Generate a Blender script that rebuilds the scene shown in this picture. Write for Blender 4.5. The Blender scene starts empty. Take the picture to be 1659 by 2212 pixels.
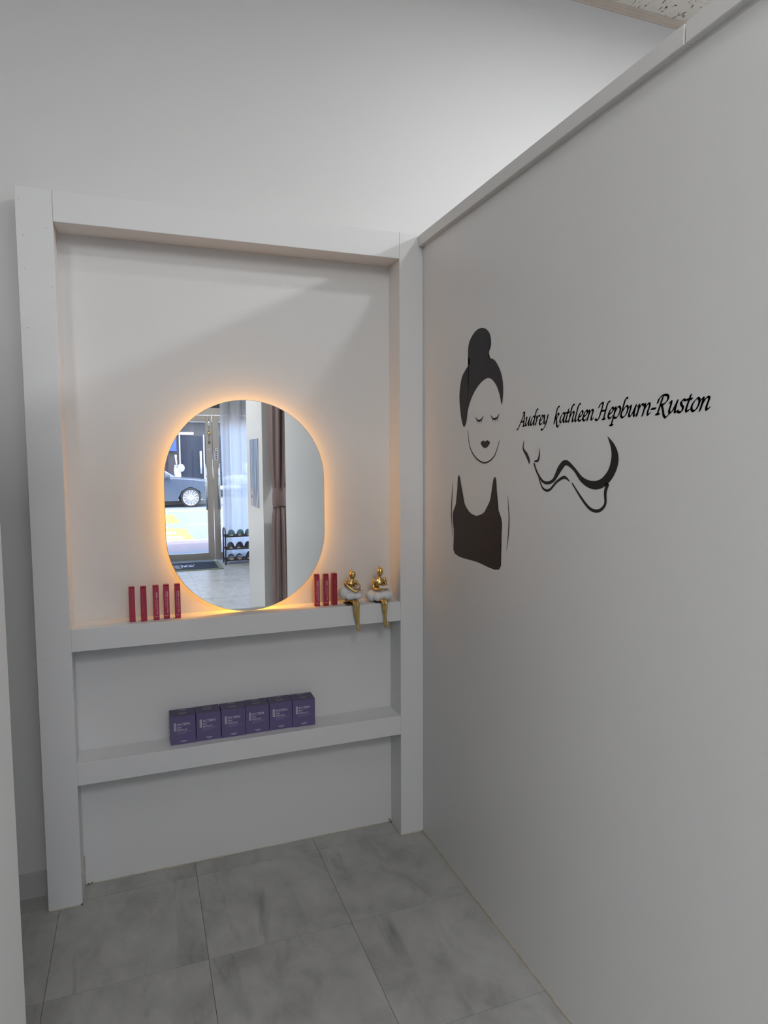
import bpy, bmesh, math, random
from mathutils import Vector, Matrix
random.seed(7)
SC = bpy.context.scene
COL = SC.collection
PI = math.pi

# ------------------------------------------------------------------ camera
W_PX, H_PX, F_PX = 1659, 2212, 1429.67
yaw, pitch, roll = 0.355, -0.0801, -0.0052
fwd = Vector((math.sin(yaw)*math.cos(pitch), math.cos(yaw)*math.cos(pitch), math.sin(pitch)))
rgt = Vector((math.cos(yaw), -math.sin(yaw), 0)); upv = rgt.cross(fwd)
r2 = rgt*math.cos(roll) + upv*math.sin(roll); u2 = -rgt*math.sin(roll) + upv*math.cos(roll)
cam_d = bpy.data.cameras.new('camera'); cam = bpy.data.objects.new('camera', cam_d); COL.objects.link(cam)
cam_d.sensor_fit = 'HORIZONTAL'; cam_d.sensor_width = 36.0; cam_d.lens = 36.0*F_PX/W_PX
cam_d.clip_start = 0.02; cam_d.clip_end = 300
cam.matrix_world = Matrix(((r2.x, u2.x, -fwd.x, 0.3285), (r2.y, u2.y, -fwd.y, -2.3618), (r2.z, u2.z, -fwd.z, 1.5061), (0, 0, 0, 1)))
SC.camera = cam

# ------------------------------------------------------------------ sky, sun, exposure
wd = bpy.data.worlds.new('world'); SC.world = wd; wd.use_nodes = True
wn = wd.node_tree; wn.nodes.clear()
sky = wn.nodes.new('ShaderNodeTexSky'); sky.sky_type = 'NISHITA'; sky.sun_disc = False
sky.sun_elevation = math.radians(58); sky.sun_rotation = math.radians(20); sky.air_density = 1.0; sky.dust_density = 1.5
bg = wn.nodes.new('ShaderNodeBackground'); bg.inputs['Strength'].default_value = 1.0
wo = wn.nodes.new('ShaderNodeOutputWorld')
wn.links.new(sky.outputs[0], bg.inputs[0]); wn.links.new(bg.outputs[0], wo.inputs[0])
sun_d = bpy.data.lights.new('sun', 'SUN'); sun_d.energy = 3.0; sun_d.angle = math.radians(0.6); sun_d.color = (1, 0.96, 0.9)
sun = bpy.data.objects.new('sun', sun_d); COL.objects.link(sun); sun.location = (0, 0, 12)
sun.rotation_euler = Vector((0.32, -0.62, -1.0)).to_track_quat('-Z', 'Y').to_euler()
vs = SC.view_settings; vs.view_transform = 'Standard'; vs.look = 'None'; vs.exposure = 0.08; vs.gamma = 1.0; vs.use_curve_mapping = False
cy = SC.cycles; cy.max_bounces = 5; cy.diffuse_bounces = 3; cy.glossy_bounces = 3; cy.transmission_bounces = 4; cy.transparent_max_bounces = 8
cy.adaptive_threshold = 0.08; cy.caustics_reflective = False; cy.caustics_refractive = False
LED = 1.0            # base radiance of the ceiling LED panels (each panel scales it)
GLOW = 9.0          # radiance of the warm strip behind the mirror

# ------------------------------------------------------------------ measured dimensions (metres)
D = 0.1114                     # back wall plane, front of the shelf unit is y = 0
XL2, XR2, XR = 0.104, 1.2706, 1.3664
ZT, ZTI = 2.3483, 2.252
S1T, S1B, S2T, S2B = 0.9514, 0.8756, 0.4942, 0.4177
RT, RB = 2.343, 2.3032
CEIL = 3.433
YF = -7.6                      # shop front
YM = 0.057                     # mirror face

# ------------------------------------------------------------------ helpers
def node_mat(name):
    m = bpy.data.materials.new(name); m.use_nodes = True
    return m, m.node_tree, m.node_tree.nodes['Principled BSDF']

def mat(name, col, rough=0.5, metal=0.0, bump=0.0, bscale=60.0, var=0.0, vscale=3.0, spec=0.5, coat=0.0):
    m, t, b = node_mat(name)
    b.inputs['Base Color'].default_value = (*col, 1); b.inputs['Roughness'].default_value = rough
    b.inputs['Metallic'].default_value = metal; b.inputs['Specular IOR Level'].default_value = spec
    b.inputs['Coat Weight'].default_value = coat
    tc = t.nodes.new('ShaderNodeTexCoord')
    if var > 0:
        n = t.nodes.new('ShaderNodeTexNoise'); n.inputs['Scale'].default_value = vscale; n.inputs['Detail'].default_value = 5
        r = t.nodes.new('ShaderNodeMapRange'); r.inputs['From Min'].default_value = 0.3; r.inputs['From Max'].default_value = 1.0
        r.inputs['To Min'].default_value = 1-var; r.inputs['To Max'].default_value = 1+var
        mx = t.nodes.new('ShaderNodeMix'); mx.data_type = 'RGBA'; mx.blend_type = 'MULTIPLY'; mx.inputs['Factor'].default_value = 1
        mx.inputs['A'].default_value = (*col, 1)
        t.links.new(tc.outputs['Object'], n.inputs['Vector']); t.links.new(n.outputs['Fac'], r.inputs['Value'])
        t.links.new(r.outputs['Result'], mx.inputs['B']); t.links.new(mx.outputs['Result'], b.inputs['Base Color'])
    if bump > 0:
        n = t.nodes.new('ShaderNodeTexNoise'); n.inputs['Scale'].default_value = bscale; n.inputs['Detail'].default_value = 1
        bp = t.nodes.new('ShaderNodeBump'); bp.inputs['Strength'].default_value = bump; bp.inputs['Distance'].default_value = 0.002
        t.links.new(tc.outputs['Object'], n.inputs['Vector']); t.links.new(n.outputs['Fac'], bp.inputs['Height'])
        t.links.new(bp.outputs['Normal'], b.inputs['Normal'])
    return m

def emit_mat(name, col, strength):
    m, t, b = node_mat(name)
    b.inputs['Base Color'].default_value = (*col, 1); b.inputs['Emission Color'].default_value = (*col, 1)
    b.inputs['Emission Strength'].default_value = strength
    return m

def thin_mat(name, tint, trans, rough, diffuse=None, dif=0.0):
    """thin sheet: part clear, part glossy, optionally part diffuse + translucent (glass, sheer cloth)"""
    m = bpy.data.materials.new(name); m.use_nodes = True; t = m.node_tree; t.nodes.clear()
    out = t.nodes.new('ShaderNodeOutputMaterial'); tr = t.nodes.new('ShaderNodeBsdfTransparent'); tr.inputs[0].default_value = (*tint, 1)
    if diffuse is None:
        g = t.nodes.new('ShaderNodeBsdfGlossy'); g.inputs['Roughness'].default_value = rough
        mx = t.nodes.new('ShaderNodeMixShader'); mx.inputs[0].default_value = 1-trans
        t.links.new(tr.outputs[0], mx.inputs[1]); t.links.new(g.outputs[0], mx.inputs[2])
    else:
        d = t.nodes.new('ShaderNodeBsdfDiffuse'); d.inputs[0].default_value = (*diffuse, 1)
        l = t.nodes.new('ShaderNodeBsdfTranslucent'); l.inputs[0].default_value = (*diffuse, 1)
        m2 = t.nodes.new('ShaderNodeMixShader'); m2.inputs[0].default_value = dif
        t.links.new(d.outputs[0], m2.inputs[1]); t.links.new(l.outputs[0], m2.inputs[2])
        mx = t.nodes.new('ShaderNodeMixShader'); mx.inputs[0].default_value = 1-trans
        t.links.new(tr.outputs[0], mx.inputs[1]); t.links.new(m2.outputs[0], mx.inputs[2])
    t.links.new(mx.outputs[0], out.inputs[0])
    return m

def marble_mat():
    m, t, b = node_mat('marble_vinyl')
    L = t.links.new
    tc = t.nodes.new('ShaderNodeTexCoord'); oi = t.nodes.new('ShaderNodeObjectInfo')
    sc = t.nodes.new('ShaderNodeVectorMath'); sc.operation = 'SCALE'; sc.inputs['Scale'].default_value = 37.0
    cb = t.nodes.new('ShaderNodeCombineXYZ')
    for i in range(3): L(oi.outputs['Random'], cb.inputs[i])
    L(cb.outputs[0], sc.inputs[0])
    ad = t.nodes.new('ShaderNodeVectorMath'); ad.operation = 'ADD'; L(tc.outputs['Object'], ad.inputs[0]); L(sc.outputs[0], ad.inputs[1])
    mp = t.nodes.new('ShaderNodeMapping'); mp.inputs['Rotation'].default_value = (0, 0, 0.9); mp.inputs['Scale'].default_value = (1.0, 0.75, 1)
    L(ad.outputs[0], mp.inputs[0])
    n1 = t.nodes.new('ShaderNodeTexNoise'); n1.inputs['Scale'].default_value = 9; n1.inputs['Detail'].default_value = 6; n1.inputs['Roughness'].default_value = 0.62; n1.inputs['Distortion'].default_value = 0.35
    L(mp.outputs[0], n1.inputs['Vector'])
    r1 = t.nodes.new('ShaderNodeValToRGB'); e = r1.color_ramp.elements
    e[0].position = 0.30; e[0].color = (0.33, 0.327, 0.315, 1); e[1].position = 0.68; e[1].color = (0.50, 0.50, 0.485, 1)
    x = e.new(0.47); x.color = (0.42, 0.42, 0.405, 1)
    L(n1.outputs['Fac'], r1.inputs[0])
    mp2 = t.nodes.new('ShaderNodeMapping'); mp2.inputs['Rotation'].default_value = (0, 0, 0.95); mp2.inputs['Scale'].default_value = (1.4, 0.28, 1); L(ad.outputs[0], mp2.inputs[0])
    n2 = t.nodes.new('ShaderNodeTexNoise'); n2.inputs['Scale'].default_value = 6.5; n2.inputs['Detail'].default_value = 5; n2.inputs['Distortion'].default_value = 1.0
    L(mp2.outputs[0], n2.inputs['Vector'])
    r2_ = t.nodes.new('ShaderNodeValToRGB'); e = r2_.color_ramp.elements
    e[0].position = 0.60; e[0].color = (1, 1, 1, 1); e[1].position = 0.74; e[1].color = (0.62, 0.62, 0.62, 1)
    L(n2.outputs['Fac'], r2_.inputs[0])
    mx = t.nodes.new('ShaderNodeMix'); mx.data_type = 'RGBA'; mx.blend_type = 'MULTIPLY'; mx.inputs['Factor'].default_value = 1
    L(r1.outputs[0], mx.inputs['A']); L(r2_.outputs[0], mx.inputs['B']); L(mx.outputs['Result'], b.inputs['Base Color'])
    b.inputs['Roughness'].default_value = 0.30
    return m

def fleck_mat():
    m, t, b = node_mat('fissured_ceiling')
    L = t.links.new
    tc = t.nodes.new('ShaderNodeTexCoord'); mp = t.nodes.new('ShaderNodeMapping'); mp.inputs['Scale'].default_value = (60, 26, 30)
    L(tc.outputs['Object'], mp.inputs[0])
    n = t.nodes.new('ShaderNodeTexNoise'); n.inputs['Scale'].default_value = 1.0; n.inputs['Detail'].default_value = 3; n.inputs['Distortion'].default_value = 1.0
    L(mp.outputs[0], n.inputs['Vector'])
    r = t.nodes.new('ShaderNodeValToRGB'); e = r.color_ramp.elements
    e[0].position = 0.34; e[0].color = (0.12, 0.1, 0.085, 1); e[1].position = 0.39; e[1].color = (0.74, 0.70, 0.64, 1)
    L(n.outputs['Fac'], r.inputs[0]); L(r.outputs[0], b.inputs['Base Color']); b.inputs['Roughness'].default_value = 0.9
    bp = t.nodes.new('ShaderNodeBump'); bp.inputs['Strength'].default_value = 0.5; bp.inputs['Distance'].default_value = 0.003
    L(n.outputs['Fac'], bp.inputs['Height']); L(bp.outputs[0], b.inputs['Normal'])
    return m

M = dict(
    wall=mat('white_wall_paint', (0.78, 0.78, 0.775), 0.55, bump=0.08, bscale=90),
    satin=mat('satin_wall_paint', (0.74, 0.74, 0.735), 0.38, bump=0.05, bscale=14),
    unit=mat('white_unit_paint', (0.79, 0.795, 0.80), 0.45, bump=0.10, bscale=130),
    trimw=mat('white_trim', (0.70, 0.695, 0.68), 0.4),
    base=mat('pale_baseboard', (0.62, 0.61, 0.61), 0.45),
    caulk=mat('cream_caulk', (0.56, 0.51, 0.40), 0.6, var=0.2, vscale=40),
    dirt=mat('old_dirt', (0.10, 0.075, 0.06), 0.8),
    marble=marble_mat(), fleck=fleck_mat(),
    grout=mat('dark_seam_base', (0.10, 0.10, 0.095), 0.8),  # dark slab colour showing in the gaps between tiles
    screed=mat('grey_screed', (0.27, 0.27, 0.26), 0.5, var=0.1),
    cornice=mat('beige_cornice', (0.60, 0.52, 0.44), 0.5, var=0.10, vscale=9),
    black=mat('black_vinyl', (0.012, 0.011, 0.014), 0.45, spec=0.3),
    purple=mat('purple_card', (0.14, 0.108, 0.25), 0.5, bump=0.06, bscale=400),
    purpled=mat('dark_purple_card', (0.085, 0.068, 0.15), 0.5),
    pprint=mat('pale_print', (0.80, 0.78, 0.86), 0.45),
    pfaint=mat('faint_lilac_print', (0.30, 0.26, 0.45), 0.5),
    ptag=mat('silver_tag', (0.55, 0.56, 0.60), 0.4),
    goldprint=mat('dull_gold_print', (0.36, 0.33, 0.28), 0.45),
    red=mat('red_foil_card', (0.42, 0.042, 0.075), 0.33, metal=0.6),
    redprint=mat('silver_pink_print', (0.80, 0.58, 0.66), 0.35, metal=0.2),
    redfaint=mat('faint_pink_print', (0.42, 0.12, 0.17), 0.35, metal=0.3),
    gold=mat('polished_gold', (0.66, 0.47, 0.19), 0.24, metal=1.0),
    china=mat('matt_white_ceramic', (0.80, 0.79, 0.80), 0.6, bump=0.1, bscale=300),
    wood=mat('dark_wood_base', (0.10, 0.05, 0.03), 0.5),
    mirror=mat('silvered_mirror', (0.86, 0.89, 0.90), 0.0, metal=1.0),
    rim=mat('polished_glass_edge', (0.80, 0.78, 0.74), 0.15, metal=0.7),
    whiteplastic=mat('white_plastic', (0.75, 0.74, 0.72), 0.4),
    glow=emit_mat('warm_led_strip', (1.0, 0.46, 0.085), GLOW),
    steel=mat('brushed_steel', (0.50, 0.46, 0.42), 0.3, metal=0.85, var=0.08, vscale=5),
    chrome=mat('bright_chrome', (0.80, 0.80, 0.80), 0.15, metal=1.0),
    darkmetal=mat('dark_gasket', (0.02, 0.02, 0.022), 0.5),
    transom=mat('dark_shutter_box', (0.03, 0.03, 0.033), 0.5),
    glass=thin_mat('window_glass', (0.96, 0.98, 1.0), 0.92, 0.02),
    crystal=thin_mat('clear_crystal', (0.93, 0.86, 0.72), 0.55, 0.05),
    sheer=thin_mat('sheer_white_cloth', (0.95, 0.97, 1.0), 0.10, 0.5, diffuse=(0.92, 0.93, 0.97), dif=0.75),
    drape=mat('mauve_drape', (0.205, 0.145, 0.135), 0.75, bump=0.2, bscale=220),
    rack=mat('brown_rack_tube', (0.035, 0.018, 0.014), 0.4),
    teal=mat('teal_slipper', (0.085, 0.145, 0.165), 0.8, bump=0.3, bscale=200),
    brown=mat('charcoal_slipper', (0.028, 0.026, 0.03), 0.55),
    sole=mat('grey_sole', (0.36, 0.35, 0.34), 0.6),
    tan=mat('tan_insole', (0.42, 0.25, 0.17), 0.6),
    matfield=mat('black_doormat', (0.018, 0.022, 0.035), 0.9, bump=0.5, bscale=300),
    matborder=mat('olive_mat_border', (0.17, 0.19, 0.12), 0.7),
    matprint=mat('white_mat_print', (0.55, 0.60, 0.66), 0.8),
    asphalt=mat('pale_asphalt', (0.32, 0.33, 0.355), 0.85, var=0.08, vscale=3, bump=0.3, bscale=120),
    yellow=mat('yellow_road_paint', (0.66, 0.42, 0.10), 0.8, var=0.1, vscale=5),
    white=mat('white_road_paint', (0.72, 0.72, 0.74), 0.8),
    paver=mat('pink_pavers', (0.42, 0.32, 0.30), 0.85, var=0.15, vscale=8),
    kerb=mat('granite_kerb', (0.50, 0.50, 0.50), 0.8, var=0.1, vscale=12),
    step=mat('grey_step', (0.30, 0.31, 0.34), 0.8, var=0.08),
    carpaint=mat('slate_car_paint', (0.10, 0.125, 0.17), 0.25, metal=0.4, coat=0.6),
    carglass=mat('dark_car_glass', (0.03, 0.04, 0.05), 0.08),
    tyre=mat('black_tyre', (0.02, 0.02, 0.02), 0.7),
    alloy=mat('silver_alloy', (0.65, 0.65, 0.66), 0.25, metal=0.8),
    lamp=mat('clear_headlamp', (0.75, 0.77, 0.80), 0.15),
    scooter=mat('white_scooter_paint', (0.80, 0.80, 0.82), 0.35),
    seatm=mat('grey_scooter_seat', (0.16, 0.16, 0.17), 0.6),
    facade=mat('dark_brown_facade', (0.055, 0.045, 0.05), 0.5, var=0.2, vscale=2),
    shopglass=mat('dark_shop_glass', (0.025, 0.03, 0.05), 0.12),
    fascia=mat('pale_fascia', (0.62, 0.66, 0.76), 0.6),
    bluesign=mat('blue_sign', (0.05, 0.10, 0.52), 0.5),
    concrete=mat('pale_concrete', (0.42, 0.40, 0.38), 0.8, var=0.1),
)

def finish(name, bm, m, parent=None, smooth=False):
    me = bpy.data.meshes.new(name); bm.normal_update(); bm.to_mesh(me); bm.free()
    return link(name, me, m, parent, smooth)

def link(name, me, m, parent=None, smooth=False):
    if m is not None:
        me.materials.clear(); me.materials.append(M[m] if isinstance(m, str) else m)
    if smooth:
        for p in me.polygons: p.use_smooth = True
    o = bpy.data.objects.new(name, me); COL.objects.link(o)
    if parent is not None: o.parent = parent
    return o

def bx(bm, x0, x1, y0, y1, z0, z1, bev=0.0):
    x0, x1 = sorted((x0, x1)); y0, y1 = sorted((y0, y1)); z0, z1 = sorted((z0, z1))
    v = [bm.verts.new((x, y, z)) for z in (z0, z1) for y in (y0, y1) for x in (x0, x1)]
    fs = [bm.faces.new([v[i] for i in q]) for q in ((0, 2, 3, 1), (4, 5, 7, 6), (0, 1, 5, 4), (2, 6, 7, 3), (0, 4, 6, 2), (1, 3, 7, 5))]
    if bev > 0:
        es = list({e for f in fs for e in f.edges})
        bmesh.ops.bevel(bm, geom=es, offset=bev, segments=1, affect='EDGES')
    return bm

def box(name, m, dims, parent=None, bev=0.0):
    return finish(name, bx(bmesh.new(), *dims, bev), m, parent)

def thing(name, label, cat, loc=(0, 0, 0), rotz=0.0, group=None):
    o = bpy.data.objects.new(name, None); COL.objects.link(o)
    o.location = loc; o.rotation_euler = (0, 0, rotz); o.empty_display_size = 0.05
    o['label'] = label; o['category'] = cat
    if group: o['group'] = group
    return o

def tag(o, label, cat, group=None):
    o['label'] = label; o['category'] = cat
    if group: o['group'] = group
    return o

def struct(o, label, cat):
    o['kind'] = 'structure'; o['label'] = label; o['category'] = cat
    return o

def catmull(pts, n=8, closed=False):
    P = [Vector(p) for p in pts]; out = []; N = len(P)
    rng = range(N) if closed else range(N-1)
    for i in rng:
        if closed: a, b, c, d = P[(i-1) % N], P[i], P[(i+1) % N], P[(i+2) % N]
        else: a, b, c, d = P[max(i-1, 0)], P[i], P[i+1], P[min(i+2, N-1)]
        for k in range(n):
            t = k/n
            out.append(0.5*((2*b) + (c-a)*t + (2*a-5*b+4*c-d)*t*t + (3*b-a-3*c+d)*t**3))
    if not closed: out.append(P[-1])
    return out

def tube(bm, pts, rad, seg=10, cap=True):
    """swept round tube, rad = number or list"""
    P = [Vector(p) for p in pts]; R = rad if isinstance(rad, (list, tuple)) else [rad]*len(P)
    rings = []; nrm = None
    for i, p in enumerate(P):
        d = (P[min(i+1, len(P)-1)] - P[max(i-1, 0)]).normalized()
        if nrm is None:
            nrm = d.cross(Vector((0, 0, 1)) if abs(d.z) < 0.9 else Vector((1, 0, 0))).normalized()
        else:
            nrm = (nrm - d*nrm.dot(d)).normalized()
        b = d.cross(nrm)
        rings.append([bm.verts.new(p + (nrm*math.cos(2*PI*k/seg) + b*math.sin(2*PI*k/seg))*R[i]) for k in range(seg)])
    for a, b in zip(rings, rings[1:]):
        for k in range(seg): bm.faces.new((a[k], a[(k+1) % seg], b[(k+1) % seg], b[k]))
    if cap:
        bm.faces.new(list(reversed(rings[0]))); bm.faces.new(rings[-1])
    return bm

def ell(bm, c, r, sub=3, rot=None):
    mt = Matrix.Translation(c) @ (rot.to_matrix().to_4x4() if rot is not None else Matrix()) @ Matrix.Diagonal((*r, 1))
    bmesh.ops.create_icosphere(bm, subdivisions=sub, radius=1.0, matrix=mt)
    return bm

def fuse(name, bm, m, parent, voxel, smooth_it=6):
    """melt overlapping shapes into one continuous skin"""
    me = bpy.data.meshes.new(name+'_raw'); bm.to_mesh(me); bm.free()
    o = bpy.data.objects.new(name+'_raw', me); COL.objects.link(o)
    r = o.modifiers.new('r', 'REMESH'); r.mode = 'VOXEL'; r.voxel_size = voxel
    s = o.modifiers.new('s', 'SMOOTH'); s.factor = 0.5; s.iterations = smooth_it
    dg = bpy.context.evaluated_depsgraph_get(); dg.update()
    new = bpy.data.meshes.new_from_object(o.evaluated_get(dg)); new.name = name
    bpy.data.objects.remove(o); bpy.data.meshes.remove(me)
    return link(name, new, m, parent, smooth=True)

def text_into(bm, body, size, place, spacing=1.0, shear=0.0, xfit=None):
    """flat lettering: place(u, v) -> 3-D point; u to the right, v up, origin at the start of the baseline"""
    cu = bpy.data.curves.new('lettering', 'FONT'); cu.body = body; cu.size = size; cu.resolution_u = 2
    cu.space_character = spacing; cu.shear = shear
    o = bpy.data.objects.new('lettering', cu); COL.objects.link(o)
    dg = bpy.context.evaluated_depsgraph_get(); dg.update()
    me = bpy.data.meshes.new_from_object(o.evaluated_get(dg))
    bpy.data.objects.remove(o); bpy.data.curves.remove(cu)
    xs = [v.co.x for v in me.vertices]; k = 1.0
    if xfit and xs: k = xfit/max(xs)
    vs_ = [bm.verts.new(place(v.co.x*k, v.co.y)) for v in me.vertices]
    for p in me.polygons:
        try: bm.faces.new([vs_[i] for i in p.vertices])
        except ValueError: pass
    bpy.data.meshes.remove(me)

def rect_into(bm, u0, u1, v0, v1, place):
    bm.faces.new([bm.verts.new(place(u, v)) for u, v in ((u0, v0), (u1, v0), (u1, v1), (u0, v1))])

# ================================================================== SETTING: room shell
def wallbox(name, dims, label, m='wall', cat='wall'):
    return struct(box(name, m, dims), label, cat)

X0, X1 = -2.2, 6.2
wallbox('wall_back', (X0-0.15, X1+0.15, D, D+0.15, -0.02, CEIL+0.25), 'plain white painted wall behind the shelf unit and above it')
wallbox('wall_left', (X0-0.15, X0, YF-0.15, D+0.01, -0.02, CEIL+0.25), 'white side wall of the hall, far side from the partition')
wallbox('wall_right', (X1, X1+0.15, YF-0.15, D+0.01, -0.02, CEIL+0.25), 'white side wall of the room beyond the partition')
wallbox('wall_stub', (X0, 0.1437, -1.95, -1.30, -0.003, 2.35), 'bright white wall end cut by the edge of the picture beside the floor')
# partition with the black picture, its doorway and the wall piece that carries the poster
part = struct(box('wall_partition', 'satin', (XR, XR+0.10, -2.45, D, -0.003, RB+0.005)), 'white half-height partition wall carrying the black lettering', 'wall')
for (y0, y1) in ((-1.2985, D), (-2.462, -1.3015)):
    r = box('top_rail', 'trimw', (XR-0.019, XR+0.119, y0, min(y1, 0.0-0.0005), RB, RT), part, 0.0015)
box('rail_joint', 'whiteplastic', (XR-0.0192, XR+0.1192, -1.3015, -1.2985, RB-0.0006, RB+0.003), part)
wallbox('wall_poster', (XR, XR+0.35, -4.30, -3.42, -0.003, CEIL+0.1), 'grey wall section with the hair poster, seen in the oval mirror', 'satin')
# floor: slab + tiles
floor = struct(box('floor', 'grout', (X0-0.15, X1+0.15, YF-0.15, D+0.15, -0.12, -0.003)), 'grey marbled vinyl tile floor with thin dark seams', 'floor')
xs = [0.033-0.45*2+0.0, 0.033-0.45, 0.033, 0.4814, 0.9333, 1.383, 1.833, 2.283, 2.733]
ys = [D+0.02, 0.0249, -0.4057, -0.8662] + [-0.8662-0.4456*k for k in range(1, 15)]
ys = [y for y in ys if y > YF+0.3] + [YF]
tile_mesh = {}
for i in range(len(xs)-1):
    for j in range(len(ys)-1):
        x0, x1, y1, y0 = xs[i], xs[i+1], ys[j], ys[j+1]
        key = (round(x1-x0, 3), round(y1-y0, 3))
        if key not in tile_mesh:
            bm = bx(bmesh.new(), -(x1-x0)/2+0.0007, (x1-x0)/2-0.0007, -(y1-y0)/2+0.0007, (y1-y0)/2-0.0007, -0.003, 0)
            me = bpy.data.meshes.new('tile'); bm.to_mesh(me); bm.free(); me.materials.append(M['marble']); tile_mesh[key] = me
        t = bpy.data.objects.new('tile', tile_mesh[key]); COL.objects.link(t); t.parent = floor
        t.location = ((x0+x1)/2, (y0+y1)/2, 0)
box('floor_margin', 'marble', (X0, xs[0]-0.001, YF, D, -0.003, 0), floor)
box('floor_margin', 'marble', (xs[-1]+0.001, X1, YF, D, -0.003, 0), floor)
# ceiling: slab + fissured tiles near the visible corner
ceil = struct(box('ceiling', 'fleck', (X0-0.15, X1+0.15, YF-0.15, D+0.15, CEIL+0.012, CEIL+0.25)), 'off-white fissured ceiling tiles above the partition', 'ceiling')
bm = bx(bmesh.new(), 0.0008, 0.5992, 0.0008, 0.2992, 0, 0.012)
cm = bpy.data.meshes.new('ceiling_tile'); bm.to_mesh(cm); bm.free(); cm.materials.append(M['fleck'])
for i in range(7):
    for j in range(5):
        t = bpy.data.objects.new('ceiling_tile', cm); COL.objects.link(t); t.parent = ceil
        t.location = (1.233+0.6*i, -0.045-0.3*j, CEIL)
for dims in ((X0, 1.2325, YF, D, CEIL, CEIL+0.012), (1.2335, X1, YF, -1.2455, CEIL, CEIL+0.012), (5.434, X1, -1.2445, D, CEIL, CEIL+0.012)):
    if abs(dims[3]-dims[2]) > 0.001: box('ceiling_field', 'fleck', dims, ceil)
# beige cornice along the back wall
prof = [(0, 0), (0, -0.018), (-0.005, -0.018), (-0.008, -0.013), (-0.016, -0.011), (-0.019, -0.008), (-0.030, -0.006), (-0.033, -0.003), (-0.033, 0)]
bm = bmesh.new()
a = [bm.verts.new((X0, D+p[0], CEIL+p[1])) for p in prof]; b = [bm.verts.new((X1, D+p[0], CEIL+p[1])) for p in prof]
for k in range(len(prof)):
    q = (k+1) % len(prof); bm.faces.new((a[k], a[q], b[q], b[k]))
bm.faces.new(a[::-1]); bm.faces.new(b)
struct(finish('trim_1', bm, 'cornice'), 'beige moulded cornice between back wall and ceiling', 'cornice')
bm = bx(bmesh.new(), X0, -0.0005, D-0.012, D, 0, 0.086)
bx(bm, X0, -0.0005, D-0.014, D, 0.078, 0.084)
struct(finish('baseboard_back', bm, 'base'), 'pale baseboard on the wall left beside the shelf unit post', 'baseboard')
bm = bx(bmesh.new(), XR-0.004, XR, -2.45, -0.001, 0, 0.004)
struct(finish('trim_2', bm, 'caulk'), 'thin cream sealant line where the partition meets the floor', 'sealant')

# front wall of the shop (behind the camera, seen in the mirror)
DX0, DX1, DZ = 0.40, 2.36, 2.262
fw = struct(box('wall_front', 'wall', (X0-0.15, DX0, YF-0.15, YF+0.03, -0.02, CEIL+0.25)), 'street-side wall of the shop around the glass door', 'wall')
box('panel', 'wall', (DX0, DX1, YF-0.15, YF+0.03, 2.62, CEIL+0.25), fw)
box('panel', 'wall', (DX1, 2.95, YF-0.15, YF+0.03, -0.02, CEIL+0.25), fw)
box('panel', 'wall', (2.95, 5.35, YF-0.15, YF+0.03, 2.95, CEIL+0.25), fw)
box('panel', 'wall', (2.95, 5.35, YF-0.15, YF+0.03, -0.02, 0.75), fw)
box('panel', 'wall', (5.35, X1+0.15, YF-0.15, YF+0.03, -0.02, CEIL+0.25), fw)
box('shutter_box', 'transom', (DX0, DX1, YF-0.14, YF+0.01, DZ, 2.62), fw)

win = bpy.data.objects.new('window_1', None); COL.objects.link(win); struct(win, 'wide street window of the room beyond the partition', 'window')
for d_ in ((2.95, 5.35, 0.75, 0.81), (2.95, 5.35, 2.89, 2.95), (2.95, 3.01, 0.81, 2.89), (5.29, 5.35, 0.81, 2.89), (4.12, 4.18, 0.81, 2.89)):
    box('frame', 'steel', (d_[0], d_[1], YF-0.10, YF-0.04, d_[2], d_[3]), win)
for x0, x1 in ((3.01, 4.12), (4.18, 5.29)): box('pane', 'glass', (x0, x1, YF-0.072, YF-0.068, 0.81, 2.89), win)

def door_leaf(name, x0, x1, label, hinge_right):
    d = bpy.data.objects.new(name, None); COL.objects.link(d); struct(d, label, 'door')
    st = 0.088
    yb, yf = YF-0.045, YF
    box('stile', 'steel', (x0, x0+st, yb, yf, 0.02, 2.155), d, 0.003)
    box('stile', 'steel', (x1-st, x1, yb, yf, 0.02, 2.155), d, 0.003)
    box('top_rail', 'steel', (x0+st, x1-st, yb, yf, 2.062, 2.155), d, 0.003)
    box('bottom_rail', 'steel', (x0+st, x1-st, yb, yf, 0.02, 0.125), d, 0.003)
    box('pane', 'glass', (x0+st, x1-st, YF-0.026, YF-0.02, 0.125, 2.062), d)
    hx = x0+0.075 if hinge_right else x1-0.10
    bm = tube(bmesh.new(), [(hx, yf+0.06, 0.77), (hx, yf+0.06, 1.45)], 0.015, 12)
    for z in (0.92, 1.28): tube(bm, [(hx, yf, z), (hx, yf+0.06, z)], 0.010, 8)
    finish('pull_handle', bm, 'chrome', d, True)
    lx = x0+0.05 if hinge_right else x1-0.05
    bm = tube(bmesh.new(), [(lx, yf, 1.655), (lx, yf+0.018, 1.655)], 0.021, 16)
    lk = finish('lock', bm, 'chrome', d)
    box('keyhole', 'darkmetal', (lx-0.004, lx+0.004, yf+0.018, yf+0.0195, 1.645, 1.665), lk)
    return d
dl = door_leaf('door_1', DX0+0.03, 1.367, 'steel framed glass door leaf showing the street, seen in the mirror', False)
dr = door_leaf('door_2', 1.374, DX1-0.03, 'steel framed glass door leaf covered by the white sheer curtain', True)
bm = bmesh.new()
for d_ in ((DX0, DX0+0.03, 0, DZ), (DX1-0.03, DX1, 0, DZ), (DX0+0.03, DX1-0.03, 2.165, DZ)): bx(bm, d_[0], d_[1], YF-0.08, YF+0.015, d_[2], d_[3])
struct(finish('trim_3', bm, 'steel'), 'brushed steel frame and header around the glass door', 'door frame')
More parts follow.
